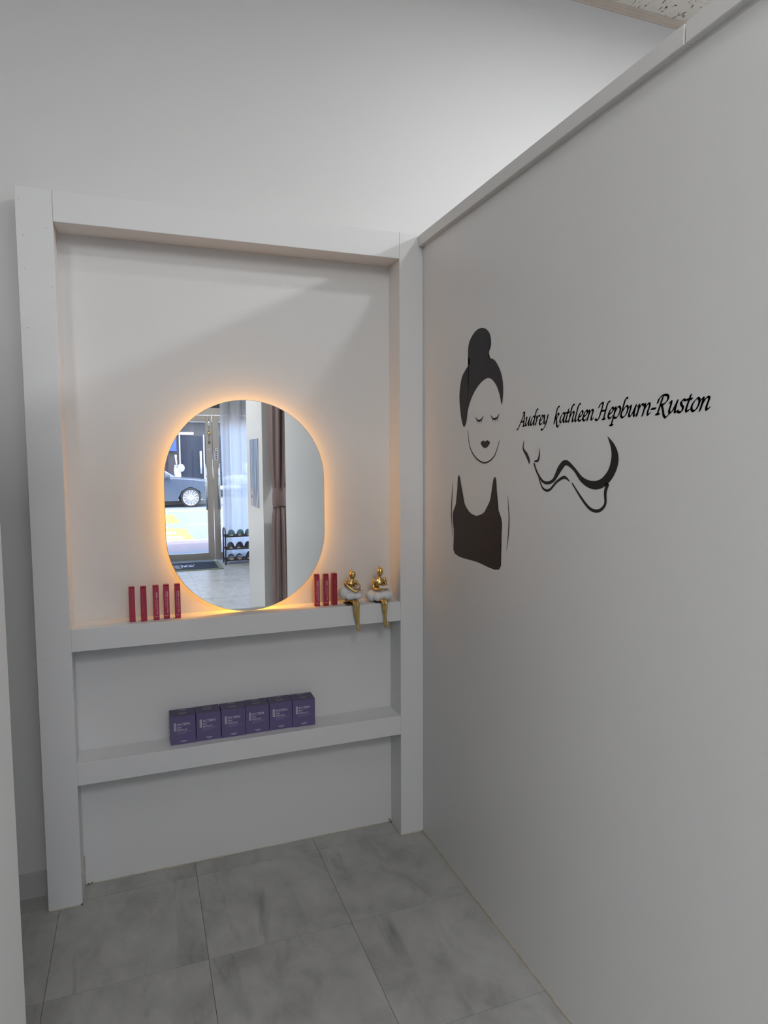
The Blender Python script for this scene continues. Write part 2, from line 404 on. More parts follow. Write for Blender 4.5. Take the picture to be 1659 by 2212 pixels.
box('pivot_cover', 'whiteplastic', (1.34, 1.40, YF, YF+0.02, 2.156, 2.166), dl)
box('floor_pivot', 'whiteplastic', (1.345, 1.395, YF, YF+0.03, 0.0, 0.02), dl)
bm = bx(bmesh.new(), 1.395, 1.445, YF+0.0002, YF+0.002, 1.505, 1.628)
pl = finish('lock_plate', bm, 'ptag', dr)
for k in range(4): box('mark', 'darkmetal', (1.41, 1.43, YF+0.002, YF+0.0026, 1.516+k*0.028, 1.534+k*0.028), pl)

# ================================================================== LARGE THINGS
su = thing('shelf_unit', 'white built-in shelf frame with two shelves, standing against the back wall', 'shelf unit')
box('side_post', 'unit', (0, XL2, 0, D, 0, ZT), su, 0.0012)
box('side_post', 'unit', (XR2, XR, 0, D, 0, ZT), su, 0.0012)
box('top_panel', 'unit', (XL2+0.0006, XR2-0.0002, 0.0003, D, ZTI, ZT-0.0004), su, 0.0012)
box('shelf', 'unit', (XL2, XR2, 0.0004, D, S1B, S1T), su, 0.0012)
box('shelf', 'unit', (XL2, XR2, 0.0004, D, S2B, S2T), su, 0.0012)
bm = bmesh.new()
def wob(bm, p0, p1, n, r):
    pts = [Vector(p0).lerp(Vector(p1), k/n) + Vector((random.uniform(-1, 1), random.uniform(-1, 1), 0.0))*r*0.3 for k in range(n+1)]
    tube(bm, pts, [r*random.uniform(0.6, 1.2) for _ in pts], 6)
wob(bm, (XL2, D, 0.001), (XR2, D, 0.001), 40, 0.003); wob(bm, (0, 0, 0.001), (XL2, 0, 0.001), 10, 0.003)
wob(bm, (XR2, 0, 0.001), (XR, 0, 0.001), 10, 0.0035); wob(bm, (XR2, 0, 0.001), (XR2, D, 0.001), 8, 0.003)
wob(bm, (XL2, D-0.001, 0), (XL2, D-0.001, 0.11), 10, 0.004)
finish('sealant', bm, 'caulk', su, True)
for (x, y, z, r) in ((XL2+0.012, D-0.004, 0.004, 0.004), (XL2+0.022, D-0.003, 0.005, 0.0035), (XR2-0.010, D-0.004, 0.012, 0.004), (XR2-0.004, D-0.006, 0.004, 0.004), (XL2-0.002, -0.002, 0.004, 0.004)):
    finish('dirt_speck', ell(bmesh.new(), (x, y, z), (r, r*0.7, r*0.8), 1), 'dirt', su)
for (x, z) in ((0.012, 2.31), (0.018, 2.20), (0.085, 2.23), (0.020, 2.10), (0.094, 2.05), (0.022, 1.92), (0.012, 1.55), (0.09, 1.0), (0.02, 0.86)):
    bm = bmesh.new(); bmesh.ops.create_circle(bm, cap_ends=True, radius=0.0013, segments=8, matrix=Matrix.Translation((x, -0.0003, z)) @ Matrix.Rotation(PI/2, 4, 'X'))
    finish('nail_head', bm, 'screed', su)

# ---- pill-shaped mirror with warm strip behind it
CXM, CZM, RM, HS = 0.6985, 1.336, 0.287, 0.0965
def stadium(r, n=40):
    pts = []
    for k in range(n+1):
        a_ = PI*k/n; pts.append((CXM+r*math.cos(a_), CZM+HS+r*math.sin(a_)))
    for k in range(n+1):
        a_ = PI+PI*k/n; pts.append((CXM+r*math.cos(a_), CZM-HS+r*math.sin(a_)))
    return pts
def slab(bm, outline, y0, y1):
    a = [bm.verts.new((x, y0, z)) for x, z in outline]; b = [bm.verts.new((x, y1, z)) for x, z in outline]
    bm.faces.new(a[::-1]); bm.faces.new(b)
    for k in range(len(a)):
        q = (k+1) % len(a); bm.faces.new((a[k], a[q], b[q], b[k]))
    return bm
mi = thing('wall_mirror', 'frameless pill-shaped mirror with a warm orange backlight above the upper shelf', 'mirror', (CXM, YM, CZM-HS-RM))
off = Vector((-CXM, -YM, -(CZM-HS-RM)))
def moved(o): o.location = off; return o
bm = bmesh.new(); bm.faces.new([bm.verts.new((x, YM, z)) for x, z in reversed(stadium(RM-0.0015))]); bm.normal_update()
moved(finish('mirror_glass', bm, 'mirror', mi))
bm = bmesh.new()
o1, o2 = stadium(RM-0.0015), stadium(RM)
ra = [bm.verts.new((x, YM, z)) for x, z in o1]; rb = [bm.verts.new((x, YM+0.001, z)) for x, z in o2]; rc = [bm.verts.new((x, YM+0.006, z)) for x, z in o2]
n = len(ra)
for k in range(n):
    q = (k+1) % n; bm.faces.new((ra[k], ra[q], rb[q], rb[k])); bm.faces.new((rb[k], rb[q], rc[q], rc[k]))
bm.faces.new(rc)
moved(finish('glass_edge', bm, 'rim', mi))
bk = moved(finish('back_box', slab(bmesh.new(), stadium(RM-0.035), YM+0.0065, D), 'whiteplastic', mi))
bm = bmesh.new(); o1 = stadium(RM-0.034, 18); n = len(o1)
ra = [bm.verts.new((x, YM+0.018, z)) for x, z in o1]; rb = [bm.verts.new((x, YM+0.042, z)) for x, z in o1]
for k in range(n):
    q = (k+1) % n; bm.faces.new((ra[k], ra[q], rb[q], rb[k]))
ls = finish('light_strip', bm, 'glow', bk)

# ---- ceiling LED panels (some inferred from shadow edges, some added as unseen fill)
def led_panel(x, y, w, l, label, power, col=(0.985, 0.99, 1.0)):
    t = thing('ceiling_light', label, 'ceiling light', (x, y, CEIL-0.03), group='ceiling light panels')
    bm = bmesh.new()
    bx(bm, -w/2, w/2, -l/2, -l/2+0.02, 0, 0.03); bx(bm, -w/2, w/2, l/2-0.02, l/2, 0, 0.03)
    bx(bm, -w/2, -w/2+0.02, -l/2+0.02, l/2-0.02, 0, 0.03); bx(bm, w/2-0.02, w/2, -l/2+0.02, l/2-0.02, 0, 0.03)
    finish('frame', bm, 'whiteplastic', t)
    bm = bmesh.new(); a, b = w/2-0.02, l/2-0.02
    bm.faces.new([bm.verts.new(p) for p in ((-a, -b, 0.006), (-a, b, 0.006), (a, b, 0.006), (a, -b, 0.006))])
    finish('diffuser', bm, emit_mat('ceiling_led', col, LED*power), t)
    box('housing', 'whiteplastic', (-a, a, -b, b, 0.012, 0.03), t)
led_panel(0.80, -2.0, 0.30, 0.9, 'slim ceiling light panel over the shelf niche', 5)
led_panel(0.45, -4.3, 0.6, 1.2, 'added fill light panel over the middle of the hall', 22)  # unseen panel added to fill the lower walls from the front
led_panel(0.9, -6.2, 0.6, 1.2, 'added fill light panel over the doormat', 15)  # unseen panel added as extra fill near the entrance
led_panel(-1.0, -3.2, 0.5, 0.9, 'added fill light panel behind the bright wall end', 29)  # unseen panel added to lift the upper left wall
led_panel(2.06, -1.10, 0.20, 0.20, 'small square ceiling light just beyond the partition', 115)
led_panel(5.3, -2.6, 0.24, 0.24, 'small square ceiling light farthest beyond the partition', 230)
led_panel(3.5, -1.9, 0.4, 0.4, 'added fill light panel in the middle of the far room', 180)  # unseen panel added to brighten the upper wall beyond the partition

# ================================================================== RED BOXES
def red_box(x, y, rot, label, style):
    t = thing('eye_cream_box', label, 'box', (x, y, S1T), rot, 'slim red boxes on the upper shelf')
    w, dp, h = 0.0195, 0.0195, 0.122
    c = box('carton', 'red', (-w/2, w/2, 0, dp, 0, h-0.004), t, 0.0006)
    box('lid_flap', 'red', (-w/2, w/2, 0.0002, dp, h-0.0036, h), t, 0.0012)
    f = lambda u, v: (u, -0.00025, v)
    bm = bmesh.new()
    if style != 'back':
        vert = lambda u, v: (0.0008+v, -0.00025, 0.074-u)        # reads downwards
        text_into(bm, 'ANTI-WRINKLE EYE CREAM', 0.0058, vert, xfit=0.053)
        for k in range(16): rect_into(bm, 0.0008, 0.0048, 0.0775+k*0.0013, 0.0783+k*0.0013, f)
        rect_into(bm, -0.0030, -0.0026, 0.040, 0.098, f)
        finish('lettering', bm, 'redprint' if style == 'bright' else 'redfaint', t)  # dim style: weaker silver reflection painted as a fainter print
        bm = bmesh.new()
        for k in range(9): rect_into(bm, -0.0065+k*0.0015, -0.0055+k*0.0015, 0.0125, 0.0140, f)
        rect_into(bm, -0.003, 0.003, 0.0105, 0.0110, f)
        finish('maker_mark', bm, 'redprint' if style == 'bright' else 'redfaint', t)
    else:
        for k in range(9): rect_into(bm, -0.006+k*0.0014, -0.0051+k*0.0014, 0.103, 0.1045, f)
        for k in range(26): rect_into(bm, -0.0036, -0.0010, 0.034+k*0.0022, 0.0352+k*0.0022, f)
        rect_into(bm, 0.0016, 0.0020, 0.018, 0.068, f); rect_into(bm, 0.0030, 0.0033, 0.022, 0.066, f)
        finish('lettering', bm, 'redfaint', t)
for a_ in ((0.2945, 0.036, 0.02, 'dark red slim box, leftmost of all on the upper shelf', 'dim'),
           (0.3318, 0.032, -0.03, 'slim red box with print near its top edge, second on the shelf', 'back'),
           (0.3728, 0.034, 0.03, 'slim red box with pale lettering, middle of the five beside the mirror', 'bright'),
           (0.4072, 0.040, 0.0, 'slim red box with pale lettering, second nearest the mirror of five', 'bright'),
           (0.4440, 0.036, -0.03, 'slim red box tucked below the mirror curve, last of the five', 'bright'),
           (0.9480, 0.038, -0.06, 'glossy bright red slim box, nearest the mirror of three', 'bright'),
           (0.9825, 0.034, 0.02, 'slim red box in the middle of the three near the figurines', 'bright'),
           (1.0165, 0.036, 0.10, 'dark red slim box beside the figurine holding a crystal ball', 'dim')):
    red_box(*a_)

# ================================================================== PURPLE BOXES
def purple_box(x, y, rot, label, w, top_style):
    t = thing('ampoule_box', label, 'box', (x, y, S2T), rot, 'purple ampoule boxes on the lower shelf')
    h, dp = 0.104, 0.070
    box('carton', 'purple', (0.0004, w-0.0004, 0, dp, 0, h-0.0012), t, 0.0008)
    box('lid', 'purpled', (0.0004, w-0.0004, 0.0004, dp, h-0.0010, h), t, 0.0004)
    f = lambda u, v: (u, -0.0003, v)
    zt = lambda q: h*(1-q)
    bm = bmesh.new()
    def at(u, q): return lambda a, b: (u*w+a, -0.0003, zt(q)+b)
    text_into(bm, 'ACSEN', h*0.115, at(0.27, 0.335), xfit=0.50*w)
    text_into(bm, 'SEN', h*0.080, at(0.27, 0.43), xfit=0.165*w)
    text_into(bm, 'AMPOULE', h*0.080, at(0.27, 0.52), xfit=0.39*w)
    finish('lettering', bm, 'pprint', t)
    tg = box('label_tag', 'ptag', (0.145*w, 0.235*w, -0.0004, -0.0001, zt(0.515), zt(0.235)), t)
    bm = bmesh.new()
    for k in range(10): rect_into(bm, 0.172*w, 0.208*w, zt(0.49-k*0.024), zt(0.478-k*0.024), lambda u, v: (u, -0.0006, v))
    finish('tag_print', bm, 'purple', tg)
    bm = bmesh.new()
    for q, u1, nn in ((0.555, 0.83, 20), (0.580, 0.83, 21), (0.605, 0.66, 14), (0.63, 0.60, 12)):
        st = (u1-0.27)/nn
        for k in range(nn): rect_into(bm, (0.27+k*st)*w, (0.27+(k+0.8)*st)*w, zt(q), zt(q-0.010), f)
    finish('fine_print', bm, 'pfaint', t)
    bm = bmesh.new()
    for k in range(9): rect_into(bm, (0.385+k*0.028)*w, (0.405+k*0.028)*w, zt(0.895), zt(0.872), f)
    for k in range(6): rect_into(bm, (0.435+k*0.025)*w, (0.452+k*0.025)*w, zt(0.925), zt(0.915), f)
    finish('maker_mark', bm, 'pprint', t)
    g = lambda u, v: (u, v, h+0.0003)
    for yy in ((0.022, 0.056) if top_style == 0 else (0.030, 0.050)):
        bm = bmesh.new()
        for k in range(8): rect_into(bm, (0.36+k*0.035)*w, (0.385+k*0.035)*w, yy, yy+0.007*(1.0 if k not in (0, 7) else 1.4), g)
        rect_into(bm, 0.38*w, 0.68*w, yy-0.004, yy-0.0028, g)
        if top_style: rect_into(bm, 0.34*w, 0.355*w, yy-0.004, yy+0.010, g); rect_into(bm, 0.645*w, 0.66*w, yy-0.004, yy+0.010, g)
        finish('top_print', bm, 'goldprint', t)['kind'] = 'stuff'
px = [0.406, 0.4945, 0.583, 0.671, 0.7590, 0.8460]
plab = ['purple ampoule box at the left end of the row of six',
        'purple box with a framed emblem on its lid, second of six',
        'purple ampoule box third from the left end of the row',
        'purple ampoule box fourth from the left end of the row',
        'purple ampoule box next to last in the row of six',
        'purple ampoule box at the end of the row nearest the figurines']
for k in range(6):
    purple_box(px[k], 0.037+(0, 0.002, 0.001, 0.003, 0.005, 0.002)[k], (0.0, 0.01, -0.01, 0.015, 0.0, -0.02)[k], plab[k], 0.087, 1 if k == 1 else 0)

# ================================================================== FIGURINES
def chain(bm, pts, rad, n=6, seg=10):
    C = catmull(pts, n); R = catmull([(r, 0, 0) for r in rad], n)
    rr = [max(0.0008, v.x) for v in R]
    tube(bm, C, rr, seg)
    ell(bm, C[0], (rr[0],)*3, 2); ell(bm, C[-1], (rr[-1],)*3, 2)

def figurine(x, label, kind):
    t = thing('figurine', label, 'figurine', (x, 0.0, S1T), 0.0, 'gold seated figurines on the shelf edge')
    # cloud skirt
    bm = bmesh.new()
    if kind == 'ball':
        B = [((0, 0.034, 0.044), (0.036, 0.030, 0.024)), ((-0.027, 0.032, 0.048), (0.022, 0.024, 0.026)), ((0.027, 0.034, 0.046), (0.022, 0.024, 0.025)),
             ((-0.006, 0.012, 0.036), (0.026, 0.017, 0.017)), ((0.016, 0.012, 0.034), (0.020, 0.016, 0.015)), ((-0.016, 0.060, 0.050), (0.026, 0.020, 0.020)), ((0.020, 0.058, 0.050), (0.024, 0.02, 0.02))]
    else:
        B = [((0, 0.034, 0.028), (0.034, 0.030, 0.021)), ((-0.030, 0.040, 0.024), (0.022, 0.024, 0.0215)), ((0.018, 0.018, 0.028), (0.032, 0.022, 0.0215)),
             ((-0.010, 0.016, 0.024), (0.024, 0.019, 0.019)), ((0.030, 0.036, 0.027), (0.022, 0.022, 0.021)), ((0.0, 0.060, 0.028), (0.034, 0.02, 0.022))]
    for c, r in B: ell(bm, c, r, 3)
    fuse('skirt', bm, 'china', t, 0.0013, 1)
    # gold torso, arms, head in one skin
    bm = bmesh.new()
    if kind == 'ball':
        hip, neck = (-0.002, 0.038, 0.056), (0.004, 0.030, 0.096)
        chain(bm, [hip, (-0.002, 0.036, 0.070), (0.0, 0.034, 0.083), (0.002, 0.032, 0.090)], [0.014, 0.014, 0.015, 0.010])
        ell(bm, (0.0, 0.034, 0.081), (0.0215, 0.0115, 0.013), 3); ell(bm, (0.0, 0.035, 0.070), (0.018, 0.012, 0.016), 3)
        chain(bm, [(0.002, 0.032, 0.088), (0.004, 0.029, 0.102)], [0.0066, 0.0062])
        ell(bm, (0.0040, 0.026, 0.113), (0.0126, 0.0135, 0.0172), 3, Matrix.Rotation(0.25, 3, 'X').to_quaternion())
        ell(bm, (-0.001, 0.035, 0.1285), (0.0052, 0.0052, 0.0048), 2)
        chain(bm, [(-0.018, 0.032, 0.085), (-0.026, 0.018, 0.080), (-0.014, 0.006, 0.068), (0.004, -0.002, 0.056), (0.014, -0.003, 0.056)], [0.0072, 0.0064, 0.0058, 0.0052, 0.005])
        chain(bm, [(0.018, 0.032, 0.086), (0.026, 0.018, 0.074), (0.025, 0.004, 0.062), (0.030, -0.001, 0.060)], [0.0070, 0.006, 0.0054, 0.005])
        fuse('body', bm, 'gold', t, 0.0010, 2)
        bm = bmesh.new(); bmesh.ops.create_icosphere(bm, subdivisions=2, radius=0.0125, matrix=Matrix.Translation((0.014, -0.004, 0.070)))
        finish('crystal_ball', bm, 'crystal', t)
        bm = bmesh.new()
        for s, off_ in ((-1, 0.0), (1, 0.0)):
            chain(bm, [(0.006*s, 0.045, 0.014), (0.0065*s+0.002, 0.012, 0.016), (0.006*s+0.004, -0.012, 0.013), (0.0055*s+0.005, -0.0165, -0.004), (0.0042*s+0.007, -0.0155, -0.035), (0.0020*s+0.011, -0.0150, -0.068), (0.0015*s+0.013, -0.0175, -0.084), (0.0012*s+0.0145, -0.0185, -0.094)],
                  [0.0085, 0.0085, 0.0078, 0.0068, 0.0062, 0.0042, 0.0048, 0.0032])
        ell(bm, (-0.004, 0.035, 0.016), (0.022, 0.022, 0.012), 3)
        fuse('legs', bm, 'gold', t, 0.0010, 2)
        box('seat_base', 'wood', (-0.024, 0.012, 0.006, 0.058, 0.0, 0.006), t, 0.001)
    else:
        chain(bm, [(0.0, 0.040, 0.040), (0.0, 0.038, 0.058), (0.0, 0.036, 0.076), (0.0, 0.036, 0.088)], [0.015, 0.0145, 0.016, 0.010])
        ell(bm, (0.0, 0.036, 0.081), (0.0235, 0.0115, 0.014), 3); ell(bm, (0.0, 0.037, 0.066), (0.0185, 0.0125, 0.020), 3)
        chain(bm, [(0.0, 0.036, 0.090), (0.001, 0.032, 0.106)], [0.0066, 0.0062])
        ell(bm, (0.001, 0.029, 0.118), (0.0122, 0.0132, 0.0175), 3, Matrix.Rotation(0.22, 3, 'X').to_quaternion())
        ell(bm, (-0.002, 0.036, 0.1345), (0.0050, 0.0050, 0.0048), 2)
        for s in (-1, 1):
            chain(bm, [(0.0215*s, 0.036, 0.087), (0.026*s, 0.034, 0.066), (0.025*s, 0.026, 0.052), (0.014*s+0.004, 0.008, 0.053), (0.010*s+0.008, 0.002, 0.055)], [0.0072, 0.006, 0.0056, 0.0052, 0.0046])
        fuse('body', bm, 'gold', t, 0.0010, 2)
        bm = bmesh.new()
        N = 12
        vs_ = []
        for i in range(N+1):
            u = -1+2*i/N; zz = 0.060+0.0035*abs(math.sin(u*PI))*1.0+0.002*u*u
            for yy, dz in ((-0.008, 0.0), (0.014, 0.004)):
                vs_.append((0.010+0.021*u, yy, zz+dz))
        V = [bm.verts.new(p) for p in vs_]; V2 = [bm.verts.new((p[0], p[1], p[2]-0.0035)) for p in vs_]
        for i in range(N):
            a = 2*i; bm.faces.new((V[a], V[a+1], V[a+3], V[a+2])); bm.faces.new((V2[a], V2[a+2], V2[a+3], V2[a+1]))
            bm.faces.new((V[a], V[a+2], V2[a+2], V2[a])); bm.faces.new((V[a+1], V2[a+1], V2[a+3], V[a+3]))
        bm.faces.new((V[0], V2[0], V2[1], V[1])); bm.faces.new((V[2*N], V[2*N+1], V2[2*N+1], V2[2*N]))
        finish('open_book', bm, 'china', t, True)
        bm = bmesh.new()
        for s in (-1, 1):
            chain(bm, [(0.007*s, 0.040, 0.012), (0.0065*s+0.002, 0.010, 0.012), (0.006*s+0.003, -0.011, 0.009), (0.005*s+0.003, -0.0160-0.001*s, -0.006), (0.0015*s+0.004, -0.0160-0.003*s, -0.036), (-0.0035*s+0.006, -0.0155-0.003*s, -0.064), (-0.0065*s+0.009, -0.0180-0.002*s, -0.080), (-0.0075*s+0.011, -0.0200, -0.090)],
                  [0.0080, 0.0080, 0.0074, 0.0062, 0.0056, 0.0040, 0.0048, 0.0030])
        fuse('legs', bm, 'gold', t, 0.0010, 2)
        box('seat_base', 'wood', (-0.024, 0.020, 0.008, 0.062, 0.0, 0.004), t, 0.001)
figurine(1.080, 'gold seated figurine in a white cloud skirt holding a crystal ball', 'ball')
figurine(1.196, 'gold seated figurine in a white cloud skirt with crossed legs and open book', 'book')

# ================================================================== WALL PICTURE + LETTERING on the partition (plane x = XR)
XD = XR-0.0006
def wp(s, z): return (XD, -s, z)          # s = metres along the wall away from the corner
def wall_shape(name, pts, parent, closed=True, n=6):
    bm = bmesh.new(); C = catmull([(p[0], p[1], 0) for p in pts], n, True) if n > 1 else [Vector((p[0], p[1], 0)) for p in pts]
    bm.faces.new([bm.verts.new(wp(c.x, c.y)) for c in C]); bmesh.ops.triangulate(bm, faces=bm.faces[:])
    bmesh.ops.recalc_face_normals(bm, faces=bm.faces[:])
    return finish(name, bm, 'black', parent)
def ribbon(name, pts, wid, parent, n=8):
    bm = bmesh.new(); C = catmull([(p[0], p[1], 0) for p in pts], n); Wd = catmull([(w, 0, 0) for w in wid], n)
    L_, R_ = [], []
    for i, c in enumerate(C):
        d = (C[min(i+1, len(C)-1)]-C[max(i-1, 0)]).normalized(); nn = Vector((-d.y, d.x, 0)); w = max(Wd[i].x, 0.0003)/2
        L_.append(bm.verts.new(wp(*(c+nn*w).xy))); R_.append(bm.verts.new(wp(*(c-nn*w).xy)))
    for i in range(len(C)-1): bm.faces.new((L_[i], L_[i+1], R_[i+1], R_[i]))
    return finish(name, bm, 'black', parent)
pic = thing('wall_decal', 'black vinyl picture of a woman with a high hair bun on the partition', 'wall decal')
# a plain salon-lady motif: bun, hair cap, closed eyes, lips, sleeveless dress
wall_shape('hair', [(0.318, 1.665), (0.310, 1.720), (0.325, 1.775), (0.352, 1.800), (0.385, 1.822), (0.372, 1.850), (0.380, 1.888), (0.420, 1.915), (0.470, 1.918), (0.512, 1.896), (0.525, 1.858), (0.508, 1.825), (0.552, 1.803), (0.588, 1.760), (0.600, 1.712), (0.592, 1.668), (0.578, 1.700), (0.552, 1.735), (0.510, 1.757), (0.455, 1.745), (0.405, 1.712), (0.375, 1.672), (0.362, 1.628), (0.345, 1.612), (0.330, 1.630)], pic)
for s0 in (0.425, 0.525):
    ribbon('eyelid', [(s0, 1.640), (s0+0.018, 1.628), (s0+0.040, 1.630), (s0+0.052, 1.641)], [0.002, 0.006, 0.006, 0.002], pic)
    for q in (0.012, 0.026, 0.040): ribbon('eyelash', [(s0+q, 1.629), (s0+q+0.003, 1.618)], [0.003, 0.001], pic, 3)
wall_shape('lips', [(0.462, 1.556), (0.480, 1.563), (0.492, 1.559), (0.504, 1.563), (0.522, 1.556), (0.508, 1.543), (0.490, 1.539), (0.474, 1.544)], pic)
ribbon('jaw_line', [(0.372, 1.600), (0.388, 1.545), (0.430, 1.508), (0.490, 1.492), (0.548, 1.512), (0.580, 1.560)], [0.002, 0.004, 0.005, 0.005, 0.004, 0.002], pic)
wall_shape('dress', [(0.300, 1.440), (0.318, 1.440), (0.335, 1.380), (0.372, 1.335), (0.430, 1.318), (0.490, 1.335), (0.528, 1.380), (0.545, 1.440), (0.563, 1.440), (0.572, 1.360), (0.600, 1.310), (0.592, 1.240), (0.585, 1.163), (0.440, 1.166), (0.280, 1.172), (0.274, 1.240), (0.262, 1.310), (0.292, 1.360)], pic, n=4)
ribbon('arm_line', [(0.262, 1.420), (0.254, 1.360), (0.252, 1.300), (0.262, 1.235)], [0.002, 0.006, 0.006, 0.002], pic)
ribbon('arm_line', [(0.632, 1.395), (0.640, 1.330), (0.638, 1.280), (0.628, 1.228)], [0.001, 0.005, 0.005, 0.001], pic)
fl = thing('wall_flourish', 'black swirling ribbon flourish on the partition under the lettering', 'wall decal')
ribbon('swirl', [(0.770, 1.492), (0.790, 1.462), (0.822, 1.440), (0.862, 1.446), (0.893, 1.480), (0.918, 1.494), (0.952, 1.478), (0.985, 1.452), (1.025, 1.440), (1.062, 1.446), (1.092, 1.470), (1.105, 1.502), (1.098, 1.530), (1.078, 1.556)], [0.006, 0.007, 0.008, 0.010, 0.018, 0.014, 0.010, 0.014, 0.020, 0.022, 0.024, 0.026, 0.016, 0.001], fl)
ribbon('swirl', [(0.795, 1.452), (0.815, 1.424), (0.845, 1.420), (0.880, 1.444), (0.912, 1.456), (0.935, 1.446)], [0.004, 0.006, 0.007, 0.007, 0.008, 0.002], fl)
ribbon('swirl', [(0.945, 1.442), (0.985, 1.405), (1.020, 1.381), (1.052, 1.379), (1.074, 1.396), (1.074, 1.424), (1.082, 1.446)], [0.004, 0.007, 0.008, 0.008, 0.008, 0.010, 0.012], fl)
ribbon('swirl', [(0.718, 1.556), (0.714, 1.534), (0.732, 1.516), (0.744, 1.500), (0.746, 1.488)], [0.002, 0.006, 0.011, 0.010, 0.001], fl)
ribbon('swirl', [(0.772, 1.497), (0.790, 1.500), (0.796, 1.516), (0.795, 1.534)], [0.004, 0.008, 0.006, 0.001], fl)

# broad-nib italic alphabet: skeleton strokes in units of the x-height
G = {
 'a': (0.80, [[(.62, .86), (.42, 1.0), (.18, .72), (.08, .3), (.2, .02), (.42, .2), (.63, .75)], [(.68, 1.0), (.6, .3), (.66, .02), (.82, .16)]]),
 'u': (0.86, [[(.0, .84), (.13, .98), (.16, .7), (.1, .25), (.2, .02), (.42, .2), (.64, .8)], [(.68, 1.0), (.62, .3), (.68, .02), (.86, .16)]]),
 'd': (0.84, [[(.62, .86), (.42, 1.0), (.18, .72), (.08, .3), (.2, .02), (.42, .2), (.63, .75)], [(.98, 1.66), (.86, 1.72), (.74, 1.55), (.68, 1.0), (.6, .3), (.66, .02), (.82, .16)]]),
 'r': (0.60, [[(.02, .84), (.15, .98), (.16, .6), (.1, 0)], [(.14, .5), (.32, .88), (.5, 1.0), (.62, .9)]]),
 'e': (0.60, [[(.12, .42), (.4, .52), (.54, .8), (.4, 1.0), (.18, .76), (.08, .3), (.22, .02), (.42, .06), (.58, .22)]]),
 'y': (0.80, [[(.0, .84), (.13, .98), (.18, .6), (.22, .2), (.34, .06), (.55, .4)], [(.68, 1.0), (.64, .5), (.5, -.1), (.25, -.5), (.0, -.58), (-.06, -.48)]]),
 'k': (0.80, [[(.48, 1.66), (.36, 1.72), (.24, 1.55), (.18, 1.1), (.12, .5), (.08, -.02)], [(.12, .42), (.35, .93), (.55, .97), (.55, .76), (.32, .54), (.16, .5)], [(.28, .52), (.42, .1), (.56, -.3), (.74, -.38), (.84, -.22)]]),
 't': (0.50, [[(.3, 1.32), (.22, .8), (.15, .25), (.22, .02), (.44, .14)], [(.0, .95), (.48, .99)]]),
 'h': (0.82, [[(.48, 1.66), (.36, 1.72), (.24, 1.55), (.18, 1.1), (.06, -.02)], [(.1, .38), (.3, .84), (.5, 1.0), (.62, .85), (.54, .3), (.6, .02), (.8, .16)]]),
 'l': (0.44, [[(.48, 1.66), (.36, 1.72), (.24, 1.55), (.18, 1.1), (.1, .3), (.17, .02), (.36, .14)]]),
 'n': (0.84, [[(.02, .84), (.15, .98), (.16, .6), (.08, -.02)], [(.12, .38), (.32, .84), (.52, 1.0), (.64, .85), (.56, .3), (.62, .02), (.82, .16)]]),
 'p': (0.86, [[(.02, .84), (.17, 1.0), (.16, .6), (.06, -.3), (.02, -.62)], [(-.14, -.62), (.2, -.62)], [(.14, .4), (.36, .9), (.6, 1.0), (.76, .7), (.66, .25), (.42, .0), (.14, .1)]]),
 'b': (0.84, [[(.48, 1.66), (.36, 1.72), (.24, 1.55), (.18, 1.1), (.08, .3), (.16, .05), (.36, .0), (.62, .25), (.72, .7), (.58, 1.0), (.36, .88), (.14, .5)]]),
 's': (0.60, [[(.54, .9), (.36, 1.0), (.18, .84), (.24, .6), (.42, .4), (.42, .12), (.22, 0), (.0, .1)]]),
 'o': (0.76, [[(.42, 1.0), (.18, .72), (.08, .3), (.26, 0), (.52, .15), (.66, .6), (.58, .92), (.42, 1.0)]]),
 '-': (0.52, [[(.03, .5), (.45, .5)]]),
 'A': (1.02, [[(-.28, -.3), (-.16, -.34), (.0, -.1), (.25, .5), (.66, 1.5)], [(.66, 1.52), (.74, .8), (.82, 0)], [(.66, 0), (.98, 0)], [(.2, .5), (.76, .5)], [(.36, 1.42), (.48, 1.55), (.68, 1.5)]]),
 'H': (1.22, [[(.0, 1.15), (.1, 1.42), (.42, 1.5), (.35, .8), (.2, .08), (-.02, -.06), (-.2, .08)], [(1.2, 1.56), (1.0, 1.5), (.9, .9), (.8, .0)], [(.66, 0), (.98, 0)], [(.3, .78), (.9, .78)]]),
 'R': (1.16, [[(.42, 1.4), (.32, .8), (.2, .0)], [(.05, 0), (.38, 0)], [(.02, .95), (.12, 1.35), (.45, 1.55), (.82, 1.5), (.94, 1.22), (.76, .88), (.38, .74)], [(.46, .74), (.66, .3), (.84, -.15), (1.06, -.32), (1.26, -.12)]]),
}
def hull(pts):
    pts = sorted(set((round(p[0], 5), round(p[1], 5)) for p in pts))
    def half(ps):
        o = []
        for p in ps:
            while len(o) >= 2 and (o[-1][0]-o[-2][0])*(p[1]-o[-2][1])-(o[-1][1]-o[-2][1])*(p[0]-o[-2][0]) <= 0: o.pop()
            o.append(p)
        return o
    a, b = half(pts), half(pts[::-1]); return a[:-1]+b[:-1]
phrase = 'Audrey  kathleen Hepburn-Ruston'
XH, SL, SP = 0.0250, 0.20, 0.46
adv = sum(G[c][0] if c in G else SP for c in phrase)
S_START, S_END, Z_BASE = 0.690, 1.372, 1.5975
KX = (S_END-S_START)/(adv*XH)
lt = thing('wall_lettering', 'black italic name lettering on the partition above the flourish', 'wall lettering')
nw, nt, na = 0.105, 0.032, math.radians(42)
nib = [(math.cos(na)*sx*nw - math.sin(na)*sy*nt, math.sin(na)*sx*nw + math.cos(na)*sy*nt) for sx in (-1, 1) for sy in (-1, 1)]
pen = 0.0
